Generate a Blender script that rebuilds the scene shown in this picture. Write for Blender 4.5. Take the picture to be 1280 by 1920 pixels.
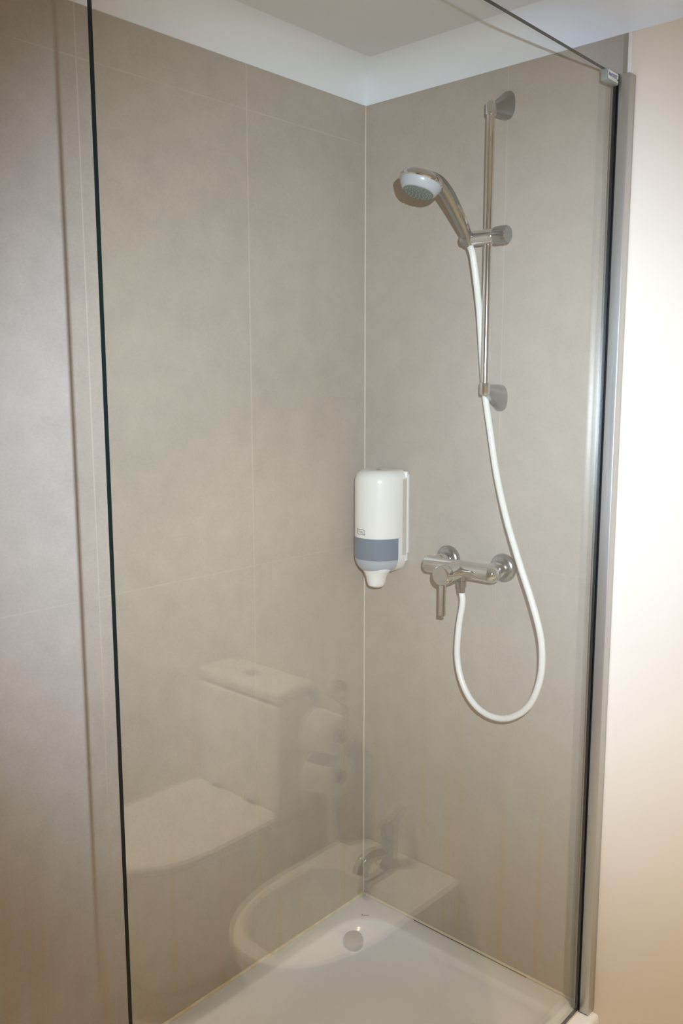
import bpy, bmesh, math
from mathutils import Vector, Matrix
PI = math.pi
C = bpy.context.scene
for o in list(bpy.data.objects): bpy.data.objects.remove(o)

# ------------------------------------------------------------ camera
CAM = Vector((1.4703, -1.7120, 1.6113))
YAW, PITCH, ROLL, FPX = 0.7364, -0.1463, -0.0012, 1630.83
F = Vector((-math.sin(YAW)*math.cos(PITCH), math.cos(YAW)*math.cos(PITCH), math.sin(PITCH)))
R0 = Vector((math.cos(YAW), math.sin(YAW), 0)); U0 = R0.cross(F)
R = R0*math.cos(ROLL) + U0*math.sin(ROLL); U = -R0*math.sin(ROLL) + U0*math.cos(ROLL)
cd = bpy.data.cameras.new('camera'); cam = bpy.data.objects.new('camera', cd); C.collection.objects.link(cam)
m = Matrix((R, U, -F)).transposed().to_4x4(); m.translation = CAM; cam.matrix_world = m
cd.sensor_fit = 'VERTICAL'; cd.sensor_height = 36; cd.lens = FPX/1920*36; cd.clip_start = .02
C.camera = cam

# ------------------------------------------------------------ light and exposure
C.view_settings.view_transform = 'Standard'; C.view_settings.look = 'None'
C.view_settings.gamma = 1; C.view_settings.use_curve_mapping = False
C.view_settings.exposure = 0.0
wd = bpy.data.worlds.new('world'); C.world = wd; wd.use_nodes = True
wd.node_tree.nodes['Background'].inputs[0].default_value = (1, .85, .65, 1)
wd.node_tree.nodes['Background'].inputs[1].default_value = 0.02

FLASH_W, FLASH_SIZE, FLASH_COL = 232, 71, (.68, .82, 1.02)
LAMP_W, LAMP_SIZE, LAMP_COL = 190, 90, (1.0, .85, .62)
def spot(name, loc, aim, w, size, blend, rad, col):
    l = bpy.data.lights.new(name, 'SPOT'); l.energy = w; l.spot_size = math.radians(size); l.spot_blend = blend
    l.shadow_soft_size = rad; l.color = col
    o = bpy.data.objects.new(name, l); C.collection.objects.link(o); o.location = loc
    o.rotation_euler = (Vector(aim)).to_track_quat('-Z', 'Y').to_euler()
    return o
# the camera's own flash, beside and above the lens
spot('camera_flash', CAM + R*.075 + U*.112, F + U*-.02, FLASH_W, FLASH_SIZE, 1.0, .005, FLASH_COL)
LAMPS = [(1.68, -.75), (1.75, -1.75)]  # second one is unseen, added behind the camera for general ambience
for lx, ly in LAMPS:
    spot('downlight_beam', (lx, ly, 2.335), (0, 0, -1), LAMP_W, LAMP_SIZE, .9, .025, LAMP_COL)

# ------------------------------------------------------------ materials
MATS = {}
def base_mat(name, col=(.8,.8,.8), rough=.5, metal=0, spec=.5, **kw):
    mt = bpy.data.materials.new(name); mt.use_nodes = True
    b = mt.node_tree.nodes['Principled BSDF']
    b.inputs['Base Color'].default_value = (*col, 1); b.inputs['Roughness'].default_value = rough
    b.inputs['Metallic'].default_value = metal; b.inputs['Specular IOR Level'].default_value = spec
    for k, v in kw.items(): b.inputs[k].default_value = v
    MATS[name] = mt
    return mt
class NT:
    def __init__(s, mt): s.t = mt.node_tree; s.n = s.t.nodes; s.b = s.n['Principled BSDF']
    def link(s, a, b): s.t.links.new(a, b)
    def math(s, op, a, b=None, c=None, clamp=False):
        n = s.n.new('ShaderNodeMath'); n.operation = op; n.use_clamp = clamp
        for i, v in enumerate((a, b, c)):
            if v is None: continue
            if isinstance(v, (int, float)): n.inputs[i].default_value = v
            else: s.link(v, n.inputs[i])
        return n.outputs[0]
    def noise(s, vec, scale, detail=4, rough=.55):
        n = s.n.new('ShaderNodeTexNoise'); n.inputs['Scale'].default_value = scale
        n.inputs['Detail'].default_value = detail; n.inputs['Roughness'].default_value = rough
        s.link(vec, n.inputs['Vector']); return n.outputs['Fac']
    def mix(s, fac, a, b):
        n = s.n.new('ShaderNodeMix'); n.data_type = 'RGBA'
        for sock, v in ((n.inputs[0], fac), (n.inputs[6], a), (n.inputs[7], b)):
            if isinstance(v, (int, float)): sock.default_value = v
            elif isinstance(v, tuple): sock.default_value = (*v, 1)
            else: s.link(v, sock)
        return n.outputs[2]
    def mapv(s, vec, sc):
        n = s.n.new('ShaderNodeMapping'); n.inputs['Scale'].default_value = sc; s.link(vec, n.inputs[0]); return n.outputs[0]
    def pos(s):
        g = s.n.new('ShaderNodeNewGeometry'); x = s.n.new('ShaderNodeSeparateXYZ'); s.link(g.outputs['Position'], x.inputs[0])
        return g.outputs['Position'], x.outputs
    def bump(s, h, st, dist=.001):
        n = s.n.new('ShaderNodeBump'); n.inputs['Strength'].default_value = st; n.inputs['Distance'].default_value = dist
        s.link(h, n.inputs['Height']); s.link(n.outputs[0], s.b.inputs['Normal'])

TILE = (.455, .405, .35)
def tile_mat(name, axis, off, zoff=1.1966, per=.408, zper=.996, w=.0013, gmix=.45, floor=False):
    mt = base_mat(name, TILE, .38, spec=.35); t = NT(mt); P, xyz = t.pos()
    n1 = t.noise(P, 2.6, 5, .6); n2 = t.noise(P, 18, 5, .65); n3 = t.noise(t.mapv(P, (60, 60, 300)), 3, 3, .6); n4 = t.noise(P, 170, 3, .7)
    v = t.math('ADD', t.math('MULTIPLY', t.math('SUBTRACT', n1, .5), .62), t.math('MULTIPLY', t.math('SUBTRACT', n2, .5), .52))
    v = t.math('ADD', v, t.math('MULTIPLY', t.math('SUBTRACT', n3, .5), .30))
    v = t.math('ADD', v, t.math('MULTIPLY', t.math('SUBTRACT', n4, .5), .50))
    fac = t.math('ADD', v, .5, clamp=True)
    col = t.mix(fac, tuple(c*.74 for c in TILE), tuple(c*1.26 for c in TILE))
    # soap and iron streaks that run down the lower wall
    if not floor:
        st = t.noise(t.mapv(P, (42, 42, .8)), 1.0, 5, .6)
        hz = t.math('MULTIPLY', t.math('SUBTRACT', 1.15, xyz[2], clamp=True), 1.1, clamp=True)
        sf = t.math('MULTIPLY', t.math('MULTIPLY', t.math('SUBTRACT', st, .52, clamp=True), 2.6), hz, clamp=True)
        col = t.mix(sf, col, (.47, .33, .19))
    def line(c, o, p, ww):
        fr = t.math('FRACT', t.math('DIVIDE', t.math('SUBTRACT', c, o - p/2), p))
        d = t.math('MULTIPLY', t.math('ABSOLUTE', t.math('SUBTRACT', fr, .5)), p)
        return t.math('SUBTRACT', 1.0, t.math('DIVIDE', t.math('SUBTRACT', d, ww*.5), ww, clamp=True), clamp=True)
    lv = line(xyz[axis], off, per, w)
    lh = line(xyz[1 if floor else 2], zoff, zper, w*.9)
    gn = t.noise(P, 7, 4, .7)
    lh = t.math('MULTIPLY', lh, t.math('MULTIPLY', t.math('SUBTRACT', gn, .30, clamp=True), 3.0, clamp=True))
    g = t.math('MAXIMUM', lv, lh)
    low = t.math('MULTIPLY', t.math('SUBTRACT', 1.5, xyz[2], clamp=True), 1.2, clamp=True)
    gcol = t.mix(t.math('MULTIPLY', low, t.math('MULTIPLY', gn, 1.3, clamp=True)), (.68, .60, .50), (.50, .31, .15))
    col = t.mix(t.math('MULTIPLY', g, gmix), col, gcol)
    t.link(col, t.b.inputs['Base Color'])
    t.link(t.math('ADD', .33, t.math('MULTIPLY', n2, .16)), t.b.inputs['Roughness'])
    t.bump(t.math('SUBTRACT', t.math('MULTIPLY', n4, .3), t.math('MULTIPLY', g, .6)), .25, .0008)
    return mt
M_tl = tile_mat('tile_left', 1, -.3905)
M_tb = tile_mat('tile_back', 0, .404, w=.0011, gmix=.34, zper=3)
M_fl = tile_mat('tile_floor', 0, .1, zoff=.2, per=.4, zper=.4, w=.003, gmix=.5, floor=True)
M_paint = base_mat('cream_paint', (.80, .70, .585), .55, spec=.3); t = NT(M_paint); P, xyz = t.pos()
t.bump(t.noise(P, 60, 4), .12, .0015)
t.link(t.mix(t.noise(P, 3, 3), (.77, .67, .555), (.83, .73, .61)), t.b.inputs['Base Color'])
M_ceil = base_mat('white_ceiling_paint', (.74, .75, .76), .6, spec=.2); t = NT(M_ceil); P, xyz = t.pos(); t.bump(t.noise(P, 40, 3), .06, .001)
M_cove = base_mat('white_cove_paint', (.84, .87, .91), .4, spec=.4)
M_cer = base_mat('white_ceramic', (.86, .84, .80), .10, spec=.6, **{'Coat Weight': .4, 'Coat Roughness': .04})
M_tray = base_mat('white_acrylic', (.80, .81, .84), .16, spec=.5); t = NT(M_tray); P, xyz = t.pos()
t.link(t.mix(t.noise(P, 9, 4), (.74, .745, .80), (.80, .81, .86)), t.b.inputs['Base Color'])
M_chrome = base_mat('chrome', (.68, .68, .67), .07, 1)
M_rail = base_mat('bright_chrome', (.78, .77, .75), .13, 1)
M_satin = base_mat('satin_metal', (.60, .62, .67), .30, .6)
M_chrome_d = base_mat('chrome_dull', (.44, .45, .45), .24, 1); t = NT(M_chrome_d); P, xyz = t.pos()
t.link(t.mix(t.noise(P, 40, 4), (.29, .31, .31), (.46, .48, .47)), t.b.inputs['Base Color'])
M_alu = base_mat('brushed_aluminium', (.56, .54, .52), .38, .85); t = NT(M_alu); P, xyz = t.pos()
t.link(t.mix(t.noise(t.mapv(P, (300, 300, 3)), 1, 3), (.47, .455, .42), (.57, .555, .52)), t.b.inputs['Base Color'])
M_rub = base_mat('black_rubber', (.006, .007, .008), .5, spec=.2)
M_edge = base_mat('dark_glass_edge', (.004, .012, .012), .15, spec=.5)
M_wpl = base_mat('white_plastic', (.84, .83, .80), .22, spec=.5, **{'Coat Weight': .3, 'Coat Roughness': .08})
M_wpl2 = base_mat('white_grey_plastic', (.70, .71, .72), .35, spec=.4)
M_hose = base_mat('white_hose_plastic', (.86, .86, .83), .3, spec=.5)
M_win = base_mat('smoky_blue_plastic', (.17, .22, .29), .25, spec=.5)
M_win2 = base_mat('pale_blue_plastic', (.43, .47, .54), .3, spec=.5)
M_clamp = base_mat('grey_plastic', (.30, .32, .29), .4)
M_side_shade = base_mat('shaded_white_plastic', (.60, .56, .50), .4)  # white plastic with the shade of a side-facing surface put into its colour
M_ink = base_mat('dark_ink', (.07, .075, .08), .5)
M_ink2 = base_mat('grey_ink', (.25, .27, .29), .5)
M_blue = base_mat('blue_ink', (.06, .07, .22), .5)
M_nozz = base_mat('grey_green_nozzles', (.17, .21, .19), .5)
M_headw = base_mat('pale_grey_plastic', (.45, .48, .53), .3, spec=.5)
M_caulk = base_mat('cream_sealant', (.66, .56, .40), .5); t = NT(M_caulk); P, xyz = t.pos()
t.link(t.mix(t.math('MULTIPLY', t.math('SUBTRACT', t.noise(P, 30, 5, .7), .42, clamp=True), 4, clamp=True), (.74, .67, .55), (.62, .47, .24)), t.b.inputs['Base Color'])
M_caulkw = base_mat('white_sealant', (.66, .60, .50), .5)
M_gap = base_mat('dark_gap', (.05, .04, .03), .8)
M_paper = base_mat('white_tissue', (.93, .91, .87), .9, spec=.1); t = NT(M_paper); P, xyz = t.pos(); t.bump(t.noise(P, 220, 3), .3, .001)
M_card = base_mat('brown_card', (.22, .16, .10), .8)
M_emit = base_mat('warm_lamp_lens', (.9, .8, .6), .3, **{'Emission Color': (1, .7, .35, 1), 'Emission Strength': 6})
# clear glass: see-through with Fresnel mirror reflections on both faces
mg = bpy.data.materials.new('clear_glass'); mg.use_nodes = True; nt = mg.node_tree
for n in list(nt.nodes): nt.nodes.remove(n)
class G(NT):
    def __init__(s, tr): s.t = tr; s.n = tr.nodes
g = G(nt)
geo = nt.nodes.new('ShaderNodeNewGeometry'); vm = nt.nodes.new('ShaderNodeVectorMath'); vm.operation = 'DOT_PRODUCT'
nt.links.new(geo.outputs['Incoming'], vm.inputs[0]); nt.links.new(geo.outputs['Normal'], vm.inputs[1])
c1 = g.math('SUBTRACT', 1.0, g.math('ABSOLUTE', vm.outputs['Value']), clamp=True)
fr = g.math('ADD', .045, g.math('MULTIPLY', .955, g.math('POWER', c1, 5)))
tr = nt.nodes.new('ShaderNodeBsdfTransparent'); tr.inputs[0].default_value = (.970, .963, .930, 1)
gl = nt.nodes.new('ShaderNodeBsdfAnisotropic'); gl.inputs['Roughness'].default_value = 0.0; gl.inputs[0].default_value = (1, 1, 1, 1)
mx = nt.nodes.new('ShaderNodeMixShader'); out = nt.nodes.new('ShaderNodeOutputMaterial')
nt.links.new(fr, mx.inputs[0]); nt.links.new(tr.outputs[0], mx.inputs[1]); nt.links.new(gl.outputs[0], mx.inputs[2]); nt.links.new(mx.outputs[0], out.inputs[0])
M_glass = mg

# ------------------------------------------------------------ mesh helpers
def add_box(bm, a, b, bev=0, seg=2):
    x0, y0, z0 = (min(a[i], b[i]) for i in range(3)); x1, y1, z1 = (max(a[i], b[i]) for i in range(3))
    t = bmesh.new(); bmesh.ops.create_cube(t, size=1)
    for v in t.verts: v.co = Vector(((x0+x1)/2 + v.co.x*(x1-x0), (y0+y1)/2 + v.co.y*(y1-y0), (z0+z1)/2 + v.co.z*(z1-z0)))
    if bev: bmesh.ops.bevel(t, geom=list(t.edges), offset=bev, segments=seg, profile=.5, affect='EDGES')
    me = bpy.data.meshes.new('t'); t.to_mesh(me); t.free(); bm.from_mesh(me); bpy.data.meshes.remove(me)
def loft(bm, rings, close=True, cap0=True, cap1=True):
    vs = [[bm.verts.new(p) for p in r] for r in rings]; n = len(rings[0])
    for i in range(len(vs)-1):
        for j in range(n if close else n-1):
            k = (j+1) % n
            try: bm.faces.new((vs[i][j], vs[i][k], vs[i+1][k], vs[i+1][j]))
            except ValueError: pass
    if close and cap0: bm.faces.new(list(reversed(vs[0])))
    if close and cap1: bm.faces.new(vs[-1])
    return vs
def frame(d):
    d = d.normalized(); a = Vector((0, 0, 1)) if abs(d.z) < .9 else Vector((1, 0, 0))
    u = d.cross(a).normalized(); return u, d.cross(u).normalized()
def tube(bm, pts, rad, n=20, cap=True):
    pts = [Vector(p) for p in pts]; rings = []; u = None
    for i, p in enumerate(pts):
        d = (pts[min(i+1, len(pts)-1)] - pts[max(i-1, 0)]).normalized()
        if u is None: u, _ = frame(d)
        u = (u - d*u.dot(d)).normalized(); w = d.cross(u)
        r = rad[i] if isinstance(rad, (list, tuple)) else rad
        rings.append([p + (u*math.cos(2*PI*j/n) + w*math.sin(2*PI*j/n))*r for j in range(n)])
    loft(bm, rings, cap0=cap, cap1=cap)
def lathe(bm, o, axis, prof, n=36, cap=True):      # prof: (distance along axis, radius)
    o = Vector(o); d = Vector(axis).normalized(); u, w = frame(d)
    loft(bm, [[o + d*h + (u*math.cos(2*PI*j/n) + w*math.sin(2*PI*j/n))*max(r, 1e-5) for j in range(n)] for h, r in prof], cap0=cap, cap1=cap)
def spline(pts, k=10):
    pts = [Vector(p) for p in pts]; P = [pts[0]*2-pts[1]] + pts + [pts[-1]*2-pts[-2]]; out = []
    for i in range(1, len(P)-2):
        for s in range(k):
            t = s/k; a, b, c, d = P[i-1:i+3]
            out.append(.5*((2*b) + (c-a)*t + (2*a-5*b+4*c-d)*t*t + (3*b-a-3*c+d)*t**3))
    return out + [pts[-1]]
def obj(name, bm, mt, parent=None, smooth=True, ang=35):
    bmesh.ops.recalc_face_normals(bm, faces=bm.faces)
    me = bpy.data.meshes.new(name); bm.to_mesh(me); bm.free()
    me.materials.append(mt)
    if smooth:
        me.polygons.foreach_set('use_smooth', [True]*len(me.polygons)); me.set_sharp_from_angle(angle=math.radians(ang))
    o = bpy.data.objects.new(name, me); C.collection.objects.link(o)
    if parent is not None:
        o.parent = parent
        T = Matrix.Translation(-wloc(parent)); me.transform(T)
    return o
def wloc(o):
    v = o.location.copy()
    while o.parent: o = o.parent; v += o.location
    return v
def thing(name, label, cat, loc=(0, 0, 0), group=None):
    o = bpy.data.objects.new(name, None); C.collection.objects.link(o); o.location = loc; o.empty_display_size = .05
    o['label'] = label; o['category'] = cat
    if group: o['group'] = group
    return o
def tag(o, label, cat, group=None):
    o['label'] = label; o['category'] = cat
    if group: o['group'] = group
    return o
def struct(name, bm, mt, smooth=False):
    o = obj(name, bm, mt, None, smooth); o['kind'] = 'structure'; return o
def box_struct(name, a, b, mt, bev=0):
    bm = bmesh.new(); add_box(bm, a, b, bev); return struct(name, bm, mt, bool(bev))
def text_mesh(txt, size):
    cu = bpy.data.curves.new('t', 'FONT'); cu.body = txt; cu.size = size; cu.align_x = 'CENTER'; cu.align_y = 'CENTER'; cu.extrude = 0.0
    o = bpy.data.objects.new('t', cu); C.collection.objects.link(o)
    dg = bpy.context.evaluated_depsgraph_get(); me = bpy.data.meshes.new_from_object(o.evaluated_get(dg))
    bm = bmesh.new(); bm.from_mesh(me); bpy.data.objects.remove(o); bpy.data.meshes.remove(me)
    # give it a little thickness
    r = bmesh.ops.extrude_face_region(bm, geom=list(bm.faces))
    for v in [e for e in r['geom'] if isinstance(e, bmesh.types.BMVert)]: v.co.z += .0003
    return bm
def dshape(cx, yb, yf, hw, z, n=48, e=2.3, straight=.45, rb=.02):
    """closed D outline: flat back at yb, rounded front at yf"""
    L = yb - yf; ys = yb - L*straight; pts = []
    half = []
    half.append((hw - rb, yb)); half.append((hw, yb - rb))
    for i in range(5): half.append((hw, yb - rb - (ys and (yb-rb-ys))*(i+1)/6))
    for i in range(n//2):
        a = (i/(n//2 - 1))*PI/2
        half.append((hw*max(math.cos(a), 0)**(2/e), ys - (ys-yf)*max(math.sin(a), 0)**(2/e)))
    right = [(cx + x, y) for x, y in half]; left = [(cx - x, y) for x, y in reversed(half[:-1])]
    return [Vector((x, y, z)) for x, y in right + left]

# ------------------------------------------------------------ the setting
ZC, RC = 2.2841, .075
XW, YN, XF = 0, -2.45, 2.55
box_struct('wall_left', (-.12, YN-.1, -.1), (0, .12, ZC+RC+.02), M_tl)
box_struct('wall_back', (0, 0, -.1), (.664, .12, ZC+RC+.02), M_tb)
box_struct('wall_right', (.681, 0, -.1), (XF+.1, .12, ZC+RC+.02), M_paint)
box_struct('wall_side', (XF, YN, -.1), (XF+.1, 0, ZC+RC+.02), M_tl)
box_struct('wall_front', (0, YN-.1, -.1), (XF+.1, YN, ZC+RC+.02), M_tb)
box_struct('floor', (0, YN, -.1), (XF, 0, 0), M_fl)
box_struct('ceiling', (-.12, YN-.1, ZC+RC), (XF+.1, .12, ZC+RC+.1), M_ceil)
box_struct('trim_1', (.664, -.0025, 0), (.6735, .12, ZC), M_alu)              # metal tile edging
box_struct('trim_2', (.6735, -.0045, 0), (.681, .12, ZC), M_cer, .0015)      # white bead beside it
def cove():
    bm = bmesh.new(); n = 14
    prof = [(RC - RC*math.cos(i/n*PI/2), ZC + RC*math.sin(i/n*PI/2)) for i in range(n+1)]
    prof = [(0.0, ZC-.0), (.004, ZC-.0005)] + [(o+.004, z) for o, z in prof[1:]]
    rings = [[Vector((o, YN, z)) for o, z in prof], [Vector((o, -o, z)) for o, z in prof]]
    loft(bm, rings, close=False)
    rings = [[Vector((o, -o, z)) for o, z in prof], [Vector((XF, -o, z)) for o, z in prof]]
    loft(bm, rings, close=False)
    return struct('trim_3', bm, M_cove, True)
cove()
# sealant in the corner and along the tray
def bead(name, a, b, r, mt, corner=None):
    bm = bmesh.new(); tube(bm, [a, b], r, 10); return struct(name, bm, mt, True)
bead('trim_4', (.0003, -.0003, .2), (.0003, -.0003, ZC), .0016, M_caulkw)
TZ = .20
bead('trim_5', (.001, -.0, TZ+.0005), (.001, -1.21, TZ+.0005), .0042, M_caulk)
bead('trim_6', (0, -.001, TZ+.001), (.66, -.001, TZ+.001), .0036, M_caulkw)
box_struct('trim_7', (.18, -.006, TZ), (.52, -.0045, TZ+.0012), M_gap)

# ------------------------------------------------------------ toilet and bidet (outside the glass, mirrored in it)
TX = 1.685
toi = thing('toilet', 'white ceramic toilet with closed lid and cistern, mirrored at the lower left of the glass', 'toilet', (TX, -.3, 0))
bm = bmesh.new()
loft(bm, [dshape(TX, 0, -.50, .115, 0, rb=.01), dshape(TX, 0, -.52, .13, .04, rb=.01), dshape(TX, 0, -.535, .14, .2, rb=.01), dshape(TX, 0, -.575, .165, .33, rb=.01),
          dshape(TX, 0, -.60, .174, .375, rb=.01), dshape(TX, 0, -.60, .174, .39, rb=.01)])
obj('bowl', bm, M_cer, toi)
bm = bmesh.new()
loft(bm, [dshape(TX, -.15, -.612, .180, .391), dshape(TX, -.15, -.616, .184, .396), dshape(TX, -.15, -.614, .182, .405)])
obj('seat', bm, M_cer, toi)
bm = bmesh.new()
loft(bm, [dshape(TX, -.152, -.612, .181, .407), dshape(TX, -.15, -.617, .185, .411), dshape(TX, -.15, -.617, .185, .424), dshape(TX, -.155, -.611, .179, .431), dshape(TX, -.17, -.58, .15, .434)])
obj('lid', bm, M_cer, toi)
for sx in (-.075, .075):
    bm = bmesh.new(); tube(bm, [(TX+sx-.02, -.160, .433), (TX+sx+.02, -.160, .433)], .008, 14); obj('hinge', bm, M_chrome, toi)
bm = bmesh.new(); add_box(bm, (TX-.178, -.003, .390), (TX+.170, -.15, .742), .018, 4); obj('cistern', bm, M_cer, toi)
bm = bmesh.new(); add_box(bm, (TX-.179, -.001, .7435), (TX+.171, -.1525, .780), .017, 5); cl = obj('cistern_lid', bm, M_cer, toi)
bm = bmesh.new(); lathe(bm, (TX-.005, -.085, .779), (0, 0, 1), [(0, .024), (.004, .024), (.006, .021)]); obj('flush_button', bm, M_chrome, cl)

BX = 1.18
bid = thing('bidet', 'white ceramic bidet with rounded front, mirrored at the bottom centre of the glass', 'bidet', (BX, -.28, 0))
bm = bmesh.new()
loft(bm, [dshape(BX, 0, -.46, .12, 0, rb=.01), dshape(BX, 0, -.47, .13, .06, rb=.01), dshape(BX, 0, -.50, .15, .18, rb=.01), dshape(BX, 0, -.545, .172, .30, rb=.01),
          dshape(BX, 0, -.558, .179, .345, rb=.01), dshape(BX, -.001, -.560, .180, .364, rb=.01), dshape(BX, -.003, -.557, .177, .371, rb=.012), dshape(BX, -.008, -.550, .171, .3735, rb=.015),
          dshape(BX, -.165, -.523, .150, .3735, rb=.05), dshape(BX, -.170, -.518, .145, .371, rb=.05), dshape(BX, -.174, -.514, .141, .360, rb=.05),
          dshape(BX, -.19, -.49, .125, .29, rb=.05), dshape(BX, -.22, -.44, .09, .24, rb=.04), dshape(BX, -.28, -.36, .03, .225, rb=.01)])
obj('basin', bm, M_cer, bid)
bm = bmesh.new(); lathe(bm, (BX, -.32, .226), (0, 0, 1), [(0, .025), (.003, .025), (.004, .018)]); obj('drain', bm, M_chrome, bid)
bm = bmesh.new(); lathe(bm, (BX-.01, -.1785, .345), (0, -1, .2), [(0, .012), (.002, .012), (.0025, .007)]); obj('overflow_hole', bm, M_gap, bid)  # solid dark disc; its colour paints the shade inside the hole
tap = thing('bidet_tap', 'small chrome mixer tap standing on the bidet deck, mirrored in the glass', 'tap', (BX, -.075, .3735))
bm = bmesh.new(); lathe(bm, (BX, -.075, .3735), (0, 0, 1), [(0, .026), (.006, .026), (.008, .021), (.075, .021), (.085, .019)]); obj('body', bm, M_chrome_d, tap)
bm = bmesh.new(); tube(bm, spline([(BX, -.085, .415), (BX, -.13, .428), (BX, -.165, .424), (BX, -.178, .410)], 6), .0125, 18); sp = obj('spout', bm, M_chrome_d, tap)
bm = bmesh.new(); tube(bm, [(BX, -.178, .412), (BX, -.184, .396)], .0135, 18); obj('aerator', bm, M_rub, sp)
bm = bmesh.new(); lathe(bm, (BX, -.075, .458), (0, 0, 1), [(0, .021), (.002, .023), (.022, .023), (.028, .018)])
tube(bm, [(BX, -.075, .476), (BX, -.03, .50), (BX, -.01, .512)], [.012, .008, .006], 14); obj('lever', bm, M_chrome_d, tap)

# toilet roll rail and the two rolls
hx = 1.405
rail = thing('toilet_roll_holder', 'chrome toilet roll holder fixed to the wall between toilet and bidet, mirrored in the glass', 'toilet roll holder', (hx-.065, 0, .77))
bm = bmesh.new(); lathe(bm, (hx+.005, 0, .778), (0, -1, 0), [(0, .026), (.006, .026), (.010, .020), (.012, .012)]); obj('wall_rosette', bm, M_chrome, rail)
bm = bmesh.new(); tube(bm, spline([(hx+.005, -.01, .778), (hx+.005, -.05, .778), (hx-.03, -.065, .772), (hx-.062, -.066, .765), (hx-.070, -.066, .745), (hx-.070, -.066, .68), (hx-.070, -.066, .566)], 6), .0045, 12); obj('rod', bm, M_chrome, rail)
for z in (.680, .566):
    bm = bmesh.new(); tube(bm, [(hx-.070, -.066, z), (hx+.052, -.066, z)], .0045, 12); obj('spindle', bm, M_chrome, rail)
for i, z in enumerate((.674, .560)):
    rr = thing('toilet_roll', ('upper' if i == 0 else 'lower') + ' of the two white paper rolls on the chrome holder, mirrored in the glass', 'toilet roll', (hx, -.066, z-.055), 'toilet rolls on the holder')
    bm = bmesh.new(); n = 36
    ro, ri, xa, xb = (.054, .020, hx-.053, hx+.045) if i == 0 else (.056, .020, hx-.053, hx+.045)
    def ring(x, r): return [Vector((x, -.066 + r*math.cos(2*PI*j/n), z + r*math.sin(2*PI*j/n))) for j in range(n)]
    vs = loft(bm, [ring(xa, ri), ring(xa, ro-.003), ring(xa+.003, ro), ring(xb-.003, ro), ring(xb, ro-.003), ring(xb, ri), ring(xa, ri)], cap0=False, cap1=False)
    bmesh.ops.remove_doubles(bm, verts=bm.verts, dist=1e-6); obj('paper', bm, M_paper, rr)
    bm = bmesh.new(); loft(bm, [ring(xa+.001, ri), ring(xb-.001, ri), ring(xb-.001, ri-.0015), ring(xa+.001, ri-.0015), ring(xa+.001, ri)], cap0=False, cap1=False)
    bmesh.ops.remove_doubles(bm, verts=bm.verts, dist=1e-6); obj('core', bm, M_card, rr)
    bm = bmesh.new()     # loose sheet hanging in front
    yy = -.066-ro-.001
    rings = []
    for k in range(7):
        a = PI/2 + k*PI/12 if k < 6 else PI
        p = (-.066 + (ro+.001)*math.cos(a), z + (ro+.001)*math.sin(a))
        rings.append([Vector((xa+.002, p[0], p[1])), Vector((xb-.002, p[0], p[1]))])
    for dz in (.015, .035, .048): rings.append([Vector((xa+.002, yy-.002, z-dz*(.6))), Vector((xb-.002, yy-.004, z-dz))])
    loft(bm, rings, close=False)
    r = bmesh.ops.solidify(bm, geom=list(bm.faces), thickness=.0008); obj('loose_sheet', bm, M_paper, rr)

for i, (lx, ly) in enumerate(LAMPS):
    dl = thing('ceiling_downlight', 'round recessed downlight in the white ceiling ' + ('over the toilet' if i == 0 else 'behind the camera, unseen and added for ambient light'), 'ceiling light', (lx, ly, ZC+RC), 'recessed downlights')
    bm = bmesh.new(); n = 40
    def rg(r, z): return [Vector((lx + r*math.cos(2*PI*j/n), ly + r*math.sin(2*PI*j/n), z)) for j in range(n)]
    loft(bm, [rg(.036, ZC+RC), rg(.048, ZC+RC), rg(.046, ZC+RC-.005), rg(.038, ZC+RC-.007), rg(.036, ZC+RC)], cap0=False, cap1=False)
    obj('ring', bm, M_chrome, dl)
    bm = bmesh.new(); lathe(bm, (lx, ly, ZC+RC-.0015), (0, 0, 1), [(0, .035), (.001, .035)]); obj('lens', bm, M_emit, dl)

# ------------------------------------------------------------ shower tray
GX, GL, GZ = .6627, -1.1929, 2.2013
XO, YO = .705, -1.23
tray = thing('shower_tray', 'raised white shower tray with shallow basin under the glass panel', 'shower tray', (.35, -.6, 0))
def rrect(x0, x1, y0, y1, r, z, n=8, rs=None):
    rs = rs or [r]*4; pts = []
    cs = [(x1-rs[0], y1-rs[0], 0, rs[0]), (x0+rs[1], y1-rs[1], PI/2, rs[1]), (x0+rs[2], y0+rs[2], PI, rs[2]), (x1-rs[3], y0+rs[3], 1.5*PI, rs[3])]
    for cx, cy, a0, rr in cs:
        for i in range(n+1):
            a = a0 + i/n*PI/2; pts.append(Vector((cx + rr*math.cos(a), cy + rr*math.sin(a), z)))
    return pts
bm = bmesh.new()
loft(bm, [rrect(.0, XO, YO, -.0, .004, 0), rrect(.0, XO, YO, -.0, .004, TZ-.010), rrect(.001, XO-.003, YO+.003, -.001, .004, TZ-.003), rrect(.006, XO-.010, YO+.010, -.006, .006, TZ),
    rrect(.040, .638, YO+.074, -.054, .06, TZ, rs=[.03, .10, .06, .06]), rrect(.045, .633, YO+.079, -.059, .06, TZ+.0006, rs=[.03, .10, .06, .06]),
    rrect(.051, .627, YO+.085, -.065, .06, TZ-.001, rs=[.03, .10, .06, .06]), rrect(.059, .620, YO+.093, -.073, .06, TZ-.016, rs=[.03, .10, .06, .06]),
    rrect(.072, .610, YO+.105, -.088, .05, TZ-.034, rs=[.03, .10, .06, .06]), rrect(.095, .59, YO+.12, -.115, .06, TZ-.048, rs=[.04, .13, .06, .06]),
    rrect(.125, .56, YO+.15, -.15, .06, TZ-.056, rs=[.05, .12, .06, .06]), rrect(.16, .52, YO+.2, -.19, .06, TZ-.058)])
obj('basin', bm, M_tray, tray, ang=50)
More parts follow.
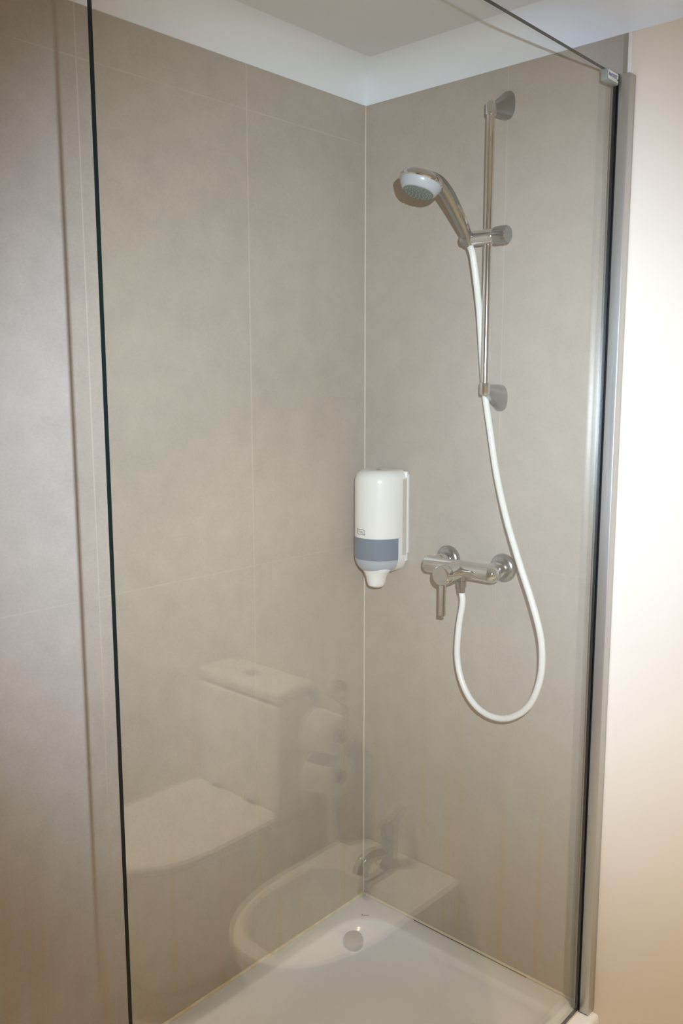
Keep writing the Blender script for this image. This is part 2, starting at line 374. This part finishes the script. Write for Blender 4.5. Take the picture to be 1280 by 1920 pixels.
bm = bmesh.new(); lathe(bm, (.090, -.145, TZ-.036), (.25, -.30, 1), [(0, .026), (.014, .026), (.017, .024), (.0185, .016), (.019, .001)]); obj('drain_cover', bm, M_satin, tray)
bm = text_mesh('Roca', .0100)
mt4 = Matrix.Translation((.071, -.076, TZ+.0001)) @ Matrix.Rotation(YAW, 4, 'Z'); bm.transform(mt4); obj('lettering', bm, M_ink, tray, smooth=False)
for dx, dy in ((.30, -.33), (.335, -.335), (.37, -.335), (.33, -.37), (.37, -.375), (.41, -.38)):
    bm = bmesh.new(); lathe(bm, (dx, dy, TZ-.0585), (0, 0, 1), [(0, .009), (.0012, .008), (.0018, .004)], 20); obj('grip_stud', bm, M_tray, tray)

# ------------------------------------------------------------ glass panel
gp = thing('shower_screen', 'tall frameless clear glass shower panel with grey metal wall profile', 'shower screen', (GX, GL/2, TZ))
bm = bmesh.new(); add_box(bm, (GX-.004, GL+.0004, TZ+.006), (GX+.004, -.014, GZ-.0004)); pane = obj('pane', bm, M_glass, gp, smooth=False)
pane.data.materials.append(M_edge)
for pl in pane.data.polygons:
    if abs(pl.normal.x) < .5: pl.material_index = 1
bm = bmesh.new(); add_box(bm, (GX+.0055, -.028, TZ+.003), (GX+.0285, 0, GZ+.001), .0015, 2)
add_box(bm, (GX-.0085, -.028, TZ+.003), (GX-.0055, -.0015, GZ+.001), .0005, 1); obj('wall_profile', bm, M_alu, gp)
bm = bmesh.new(); add_box(bm, (GX+.0038, -.0286, TZ+.003), (GX+.0060, -.012, GZ+.002)); add_box(bm, (GX-.0058, -.0265, TZ+.003), (GX-.0038, -.012, GZ)); obj('gasket', bm, M_rub, gp, smooth=False)
bm = bmesh.new(); add_box(bm, (GX-.004, GL, TZ), (GX+.004, -.01, TZ+.006), .001, 1); obj('bottom_seal', bm, M_caulk, gp)
bm = bmesh.new(); add_box(bm, (GX-.0065, -.080, GZ-.021), (GX+.0075, -.031, GZ+.0015), .0025, 2); clip = obj('clamp', bm, M_clamp, gp)
bm = bmesh.new(); add_box(bm, (GX+.0073, -.077, GZ-.0175), (GX+.0078, -.0335, GZ-.0015)); obj('label_plate', bm, M_wpl, clip, smooth=False)
bm = text_mesh('ANDEST', .0095)
bm.transform(Matrix.Translation((GX+.0079, -.0575, GZ-.0092)) @ Matrix(((0, 0, 1, 0), (1, 0, 0, 0), (0, 1, 0, 0), (0, 0, 0, 1)))); obj('lettering', bm, M_blue, clip, smooth=False)
bm = bmesh.new(); lathe(bm, (GX+.0077, -.0368, GZ-.0125), (1, 0, 0), [(0, .0018), (.0006, .0018)], 16); obj('screw', bm, M_rub, clip)

# ------------------------------------------------------------ slide rail
bx, by = .402, -.062
rl = thing('shower_rail', 'vertical chrome slide rail with two wall brackets holding the hand shower', 'shower rail', (bx, 0, 1.6))
bm = bmesh.new(); tube(bm, [(bx, by, 1.612), (bx, by, 2.176)], .0092, 28); obj('rail', bm, M_rail, rl)
def bracket(zc, zp, s):
    bm = bmesh.new(); n = 32; rings = []
    for k in range(11):
        t = k/10; y = t*(by)
        w = .0205*(1-t)**1.3 + .0112*(1-(1-t)**1.3); h = .030*(1-t)**1.1 + .0105*(1-(1-t)**1.1); z = zp + (zc-zp)*(t**.9)
        rings.append([Vector((bx + w*math.copysign(abs(math.cos(a))**.8, math.cos(a)), y, z + h*math.copysign(abs(math.sin(a))**.8, math.sin(a)))) for a in [2*PI*j/n for j in range(n)]])
    t = rings[-1]
    for q, sc in ((.004, .9), (.008, .65), (.0105, .25)):
        rings.append([Vector((bx + (v.x-bx)*sc, by-q, zc + (v.z-zc)*sc)) for v in t])
    loft(bm, rings); b = obj('wall_bracket', bm, M_chrome_d, rl)
    bm = bmesh.new(); lathe(bm, (bx, by, zc - s*.014), (0, 0, s), [(0, .0108), (.001, .0116), (.024, .0116), (.028, .009)], 28); obj('collar', bm, M_chrome, b)
bracket(2.186, 2.205, 1); bracket(1.600, 1.579, -1)
sz, sy = 1.922, -.078
bm = bmesh.new(); lathe(bm, (.374, sy, sz), (1, 0, 0), [(0, .0145), (.001, .0155), (.052, .0155), (.053, .0145), (.054, .0140)], 32); slider = obj('slider', bm, M_chrome, rl)
bm = bmesh.new(); lathe(bm, (.370, sy, sz), (-1, 0, 0), [(-.003, .0135), (0, .0135), (.020, .0128), (.024, .0118), (.025, .010)], 32)
tube(bm, [(0.3644, -0.0790, 1.9107), (0.3673, -0.0920, 1.9267)], [.0110, .0125], 24); obj('holder_cup', bm, M_chrome_d, slider)
bm = bmesh.new(); n = 48; rings = []
for x, r in ((.429, .013), (.430, .0175), (.435, .0182), (.458, .0182), (.4615, .0165), (.462, .012)):
    rings.append([Vector((x, sy + r*(1-.06*(j % 4 == 0))*math.cos(2*PI*j/n), sz + r*(1-.06*(j % 4 == 0))*math.sin(2*PI*j/n))) for j in range(n)])
loft(bm, rings); obj('knob', bm, M_chrome_d, slider)

# ------------------------------------------------------------ hand shower
hs = thing('hand_shower', 'chrome hand shower with pale round spray face resting in the rail holder', 'hand shower', (.360, -.085, 1.90))
bm = bmesh.new()
hp = spline([(0.3664, -0.0800, 1.9126), (0.3687, -0.0920, 1.9255), (0.3693, -0.1180, 1.9530), (0.3684, -0.1450, 1.9808), (0.3680, -0.1720, 2.0047), (0.3648, -0.1980, 2.0210), (0.3554, -0.2220, 2.0269)], 8)
rad = [.0085 + .0062*math.sin(min(i/len(hp)*1.5, 1)*PI*.5) for i in range(len(hp))]
tube(bm, hp, rad, 24); hd = obj('handle', bm, M_chrome_d, hs)
# recessed grip line along the handle
bm = bmesh.new(); gpn = [(p[0] + .0150*(.6+.4*math.sin(i/16*PI)), p[1]-.002, p[2]-.0015) for i, p in enumerate([hp[10+int(i*1.2)] for i in range(17)])]
tube(bm, gpn, [.0005+.0020*math.sin(i/16*PI) for i in range(17)], 10); obj('grip_inlay', bm, M_chrome, hd)
hc = Vector((0.3581, -0.2450, 2.0123)); hn = Vector((-0.1158, -0.2936, -0.9489))
bm = bmesh.new(); lathe(bm, hc, -hn, [(-.002, .0440), (.000, .0462), (.005, .0462), (.011, .043), (.016, .034), (.018, .022), (.0195, .010), (.020, .001)], 48); obj('head', bm, M_chrome, hs)
bm = bmesh.new(); lathe(bm, hc, hn, [(.0, .0432), (.003, .0434), (.009, .0412), (.015, .0372), (.0185, .0340), (.0195, .0325)], 48); sf = obj('spray_face', bm, M_headw, hs)
bm = bmesh.new(); lathe(bm, hc, hn, [(.0192, .0320), (.0206, .0315), (.0212, .0295), (.0216, .001)], 40)
u, w = frame(hn)
for rr_, cnt in ((.026, 20), (.019, 14), (.012, 9), (.005, 4)):
    for j in range(cnt):
        q = hc + hn*.021 + (u*math.cos(2*PI*j/cnt) + w*math.sin(2*PI*j/cnt))*rr_
        lathe(bm, q, hn, [(0, .0017), (.0025, .0013)], 8)
obj('nozzle_plate', bm, M_nozz, sf)

# ------------------------------------------------------------ mixer
mz, my = 1.187, -.066
mx_ = thing('shower_mixer', 'chrome wall-mounted shower mixer with two round rosettes and a hanging lever', 'mixer tap', (.347, 0, mz))
for x in (.270, .424):
    bm = bmesh.new(); lathe(bm, (x, 0, mz+.003), (0, -1, 0), [(0, .0335), (.004, .0335), (.010, .030), (.013, .024), (.014, .018)], 40); ro_ = obj('wall_rosette', bm, M_chrome_d, mx_)
    bm = bmesh.new(); lathe(bm, (x, -.010, mz+.002), (0, -1, 0), [(0, .0165), (.016, .0165), (.017, .0195), (.034, .0195), (.035, .018), (.056, .018)], 28); obj('union_nut', bm, M_chrome, ro_)
bm = bmesh.new(); lathe(bm, (.252, my, mz), (1, 0, 0), [(0, .012), (.0015, .0185), (.004, .0200), (.178, .0200), (.186, .0195), (.194, .016), (.199, .010), (.201, .001)], 36); obj('body', bm, M_chrome, mx_)
bm = bmesh.new(); lathe(bm, (.345, my, mz-.004), (0, -1, -.02), [(0, .0215), (.052, .0225), (.053, .0215), (.055, .0225), (.072, .0225), (.0745, .0205), (.075, .001)], 36); ct = obj('cartridge_housing', bm, M_chrome, mx_)
bm = bmesh.new(); add_box(bm, (.336, -.133, mz-.100), (.354, -.125, mz-.018), .003, 2); obj('lever', bm, M_chrome, ct)
bm = bmesh.new(); lathe(bm, (.353, my, mz-.017), (0, 0, -1), [(0, .012), (.006, .012), (.007, .0095), (.010, .0095), (.011, .0115), (.024, .0115), (.026, .0095), (.038, .0088)], 24); obj('hose_nut', bm, M_chrome_d, mx_)
# hose: slack loop from the hand shower down and back up to the mixer
hose_path = [(0.3773, -0.0830, 1.8866), (0.3810, -0.0720, 1.8289), (0.3766, -0.0500, 1.7622), (0.3764, -0.0380, 1.6813), (0.3831, -0.0340, 1.5987), (0.4050, -0.0400, 1.5041), (0.4319, -0.0520, 1.4109), (0.4749, -0.0750, 1.3159), (0.5230, -0.0950, 1.2246), (0.5626, -0.1050, 1.1450), (0.5857, -0.1050, 1.0676), (0.5832, -0.1000, 0.9893), (0.5556, -0.0950, 0.9188), (0.5045, -0.0900, 0.8745), (0.4501, -0.0850, 0.8636), (0.4016, -0.0800, 0.8804), (0.3662, -0.0750, 0.9221), (0.3479, -0.0700, 0.9790), (0.3481, -0.0660, 1.0492), (0.3572, -0.0660, 1.1083)]
hpts = [Vector((0.3673, -0.0790, 1.9059))] + [Vector(q) for q in hose_path] + [Vector((.353, my, mz-.050))]
bm = bmesh.new(); tube(bm, spline(hpts, 8), .0072, 18)
ho = thing('shower_hose', 'white plastic shower hose looping down from the hand shower to the mixer', 'hose', (.353, my, mz-.05))
obj('hose', bm, M_hose, ho)
bm = bmesh.new(); tube(bm, [(.353, my, mz-.036), (.353, my, mz-.046)], [.0092, .0085], 20); obj('end_sleeve', bm, M_chrome_d, ho)

# ------------------------------------------------------------ soap dispenser
DX, HW = .084, .0625
dp = thing('soap_dispenser', 'white wall soap dispenser with smoky blue window, mounted beside the shower corner', 'soap dispenser', (DX, 0, 1.15))
Y0 = -.030
def plan(z, hw, dep, inset=0, n=41, e=2.25):
    pts = []
    for i in range(n):
        a = PI*i/(n-1); cx_ = math.cos(a); s_ = math.sin(a)
        pts.append(Vector((DX + math.copysign(abs(cx_)**(2/e), cx_)*(hw-inset), Y0 - (dep-inset)*abs(s_)**(2/e), z)))
    pts.append(Vector((DX-(hw-inset), -.008, z))); pts.append(Vector((DX+(hw-inset), -.008, z)))
    return pts
DEP = .072
ZB, ZW2, ZW, ZT2 = 1.143, 1.177, 1.232, 1.400
def dep(z):
    if z > ZT2-.03: t = (z-(ZT2-.03))/.03; k = math.sqrt(max(0, 1-t*t)); return HW - .022*(1-k), DEP - .028*(1-k)
    if z < ZB+.045: t = ((ZB+.045)-z)/.045; k = math.sqrt(max(0, 1-(t*.97)**2)); return HW - .034*(1-k), DEP - .030*(1-k)
    return HW, DEP
def shell(name, za, zb, mt, parent, n=10, inset=0):
    bm = bmesh.new()
    loft(bm, [plan(za+(zb-za)*i/n, *dep(za+(zb-za)*i/n), inset) for i in range(n+1)])
    return obj(name, bm, mt, parent, ang=45)
zz = [ZW, ZW+.03, ZT2-.03] + [ZT2-.03+.03*math.sin(i/10*PI/2) for i in range(1, 11)]
bm = bmesh.new(); loft(bm, [plan(z, *dep(z)) for z in zz]); cv = obj('cover', bm, M_wpl, dp, ang=50)
shell('lower_housing', ZB, ZW-.0003, M_wpl, dp, 16)
def pane_strip(name, za, zb, mt, n=10, lim=.993):       # coloured panel wrapped over the front of the housing
    bm = bmesh.new(); rings = []
    for i in range(n+1):
        z = za + (zb-za)*i/n; hw, d_ = dep(z); row = []
        for k in range(41):
            u_ = hw*math.sin(-PI/2 + (PI/2 + math.asin(lim))*k/40); c = abs(u_/hw)
            y = Y0 - d_*max(0, 1-c**2.25)**(1/2.25)
            nx, ny = u_/hw**2, (y-Y0)/d_**2; L = math.hypot(nx, ny) or 1
            row.append(Vector((DX+u_+nx/L*.0006, y+ny/L*.0006, z)))
        rings.append(row)
    loft(bm, rings, close=False)
    bmesh.ops.recalc_face_normals(bm, faces=bm.faces)
    bmesh.ops.solidify(bm, geom=list(bm.faces), thickness=.0005)
    return obj(name, bm, mt, dp, ang=45)
pane_strip('window', ZW2, ZW-.0006, M_win)
pane_strip('lower_window', ZB+.0015, ZW2-.0002, M_win2)
bm = bmesh.new(); add_box(bm, (DX-HW+.0003, 0, 1.168), (DX+HW-.0003, -.012, ZT2-.004), .004, 3); obj('back_plate', bm, M_wpl, dp)
bm = bmesh.new(); add_box(bm, (DX+HW-.002, -.010, 1.186), (DX+HW+.0008, -.027, ZT2-.022), .0005, 1); obj('shaded_side', bm, M_side_shade, dp)  # overlay on the housing side; its beige paints the side's shade
bm = bmesh.new(); add_box(bm, (DX+HW-.001, 0, 1.19), (DX+HW+.0013, -.0055, ZT2-.012), .0005, 1); obj('side_seam', bm, M_wpl2, dp)
bm = bmesh.new(); lathe(bm, (DX+.0, -.045, ZT2-.0005), (0, 0, 1), [(0, .006), (.0008, .006)], 20); obj('lock', bm, M_ink, cv)
bm = bmesh.new(); rings = []
for z, w_, d_ in ((1.162, .046, .036), (1.150, .043, .033), (1.141, .034, .030), (1.131, .0275, .027), (1.118, .0245, .025), (1.108, .0215, .022), (1.1035, .016, .016), (1.102, .007, .007)):
    rings.append([Vector((DX + .004 + w_*math.cos(2*PI*j/32), -.056 + d_*math.sin(2*PI*j/32), z)) for j in range(32)])
loft(bm, rings); obj('spout', bm, M_wpl, dp)
def surf(u_, z, off=.0004):        # u_: metres along x from the centre, on the curved cover
    hw, d_ = dep(z); c = max(-.999, min(.999, u_/hw)); e = 2.25
    return Vector((DX+u_, Y0 - d_*(1-abs(c)**e)**(1/e) - off, z))
def wrap(bm, u0, z0, shear=0, sc=1):
    for v in bm.verts:
        x, y, dz = v.co.x*sc, v.co.y, v.co.z
        v.co = surf(u0+x, z0+y-shear*x, .0003+dz)
bm = text_mesh('TORK', .0075); wrap(bm, -.009, 1.2475, .12); obj('lettering', bm, M_ink2, cv, smooth=False)
bm = bmesh.new()
for p, q in (((-.0125, .006), (.0125, .006)), ((-.0125, -.006), (.0125, -.006)), ((-.0125, -.006), (-.0125, .006)), ((.0125, -.006), (.0125, .006))):
    tube(bm, [surf(-.009 + p[0]+(q[0]-p[0])*i/6, 1.2475 + p[1]+(q[1]-p[1])*i/6 - .12*(p[0]+(q[0]-p[0])*i/6) + .0012*math.sin((p[0]+(q[0]-p[0])*i/6)*250)) for i in range(7)], .00055, 6)
obj('logo_outline', bm, M_ink, cv)
bm = bmesh.new(); q = [surf(-.026, 1.170+dz, .0) for dz in (-.006, -.003, .001, .004, .006)]
tube(bm, [(p.x, p.y+.0008, p.z) for p in q], [.001, .0028, .0022, .0012, .0004], 10); obj('drop_symbol', bm, M_ink2, dp)
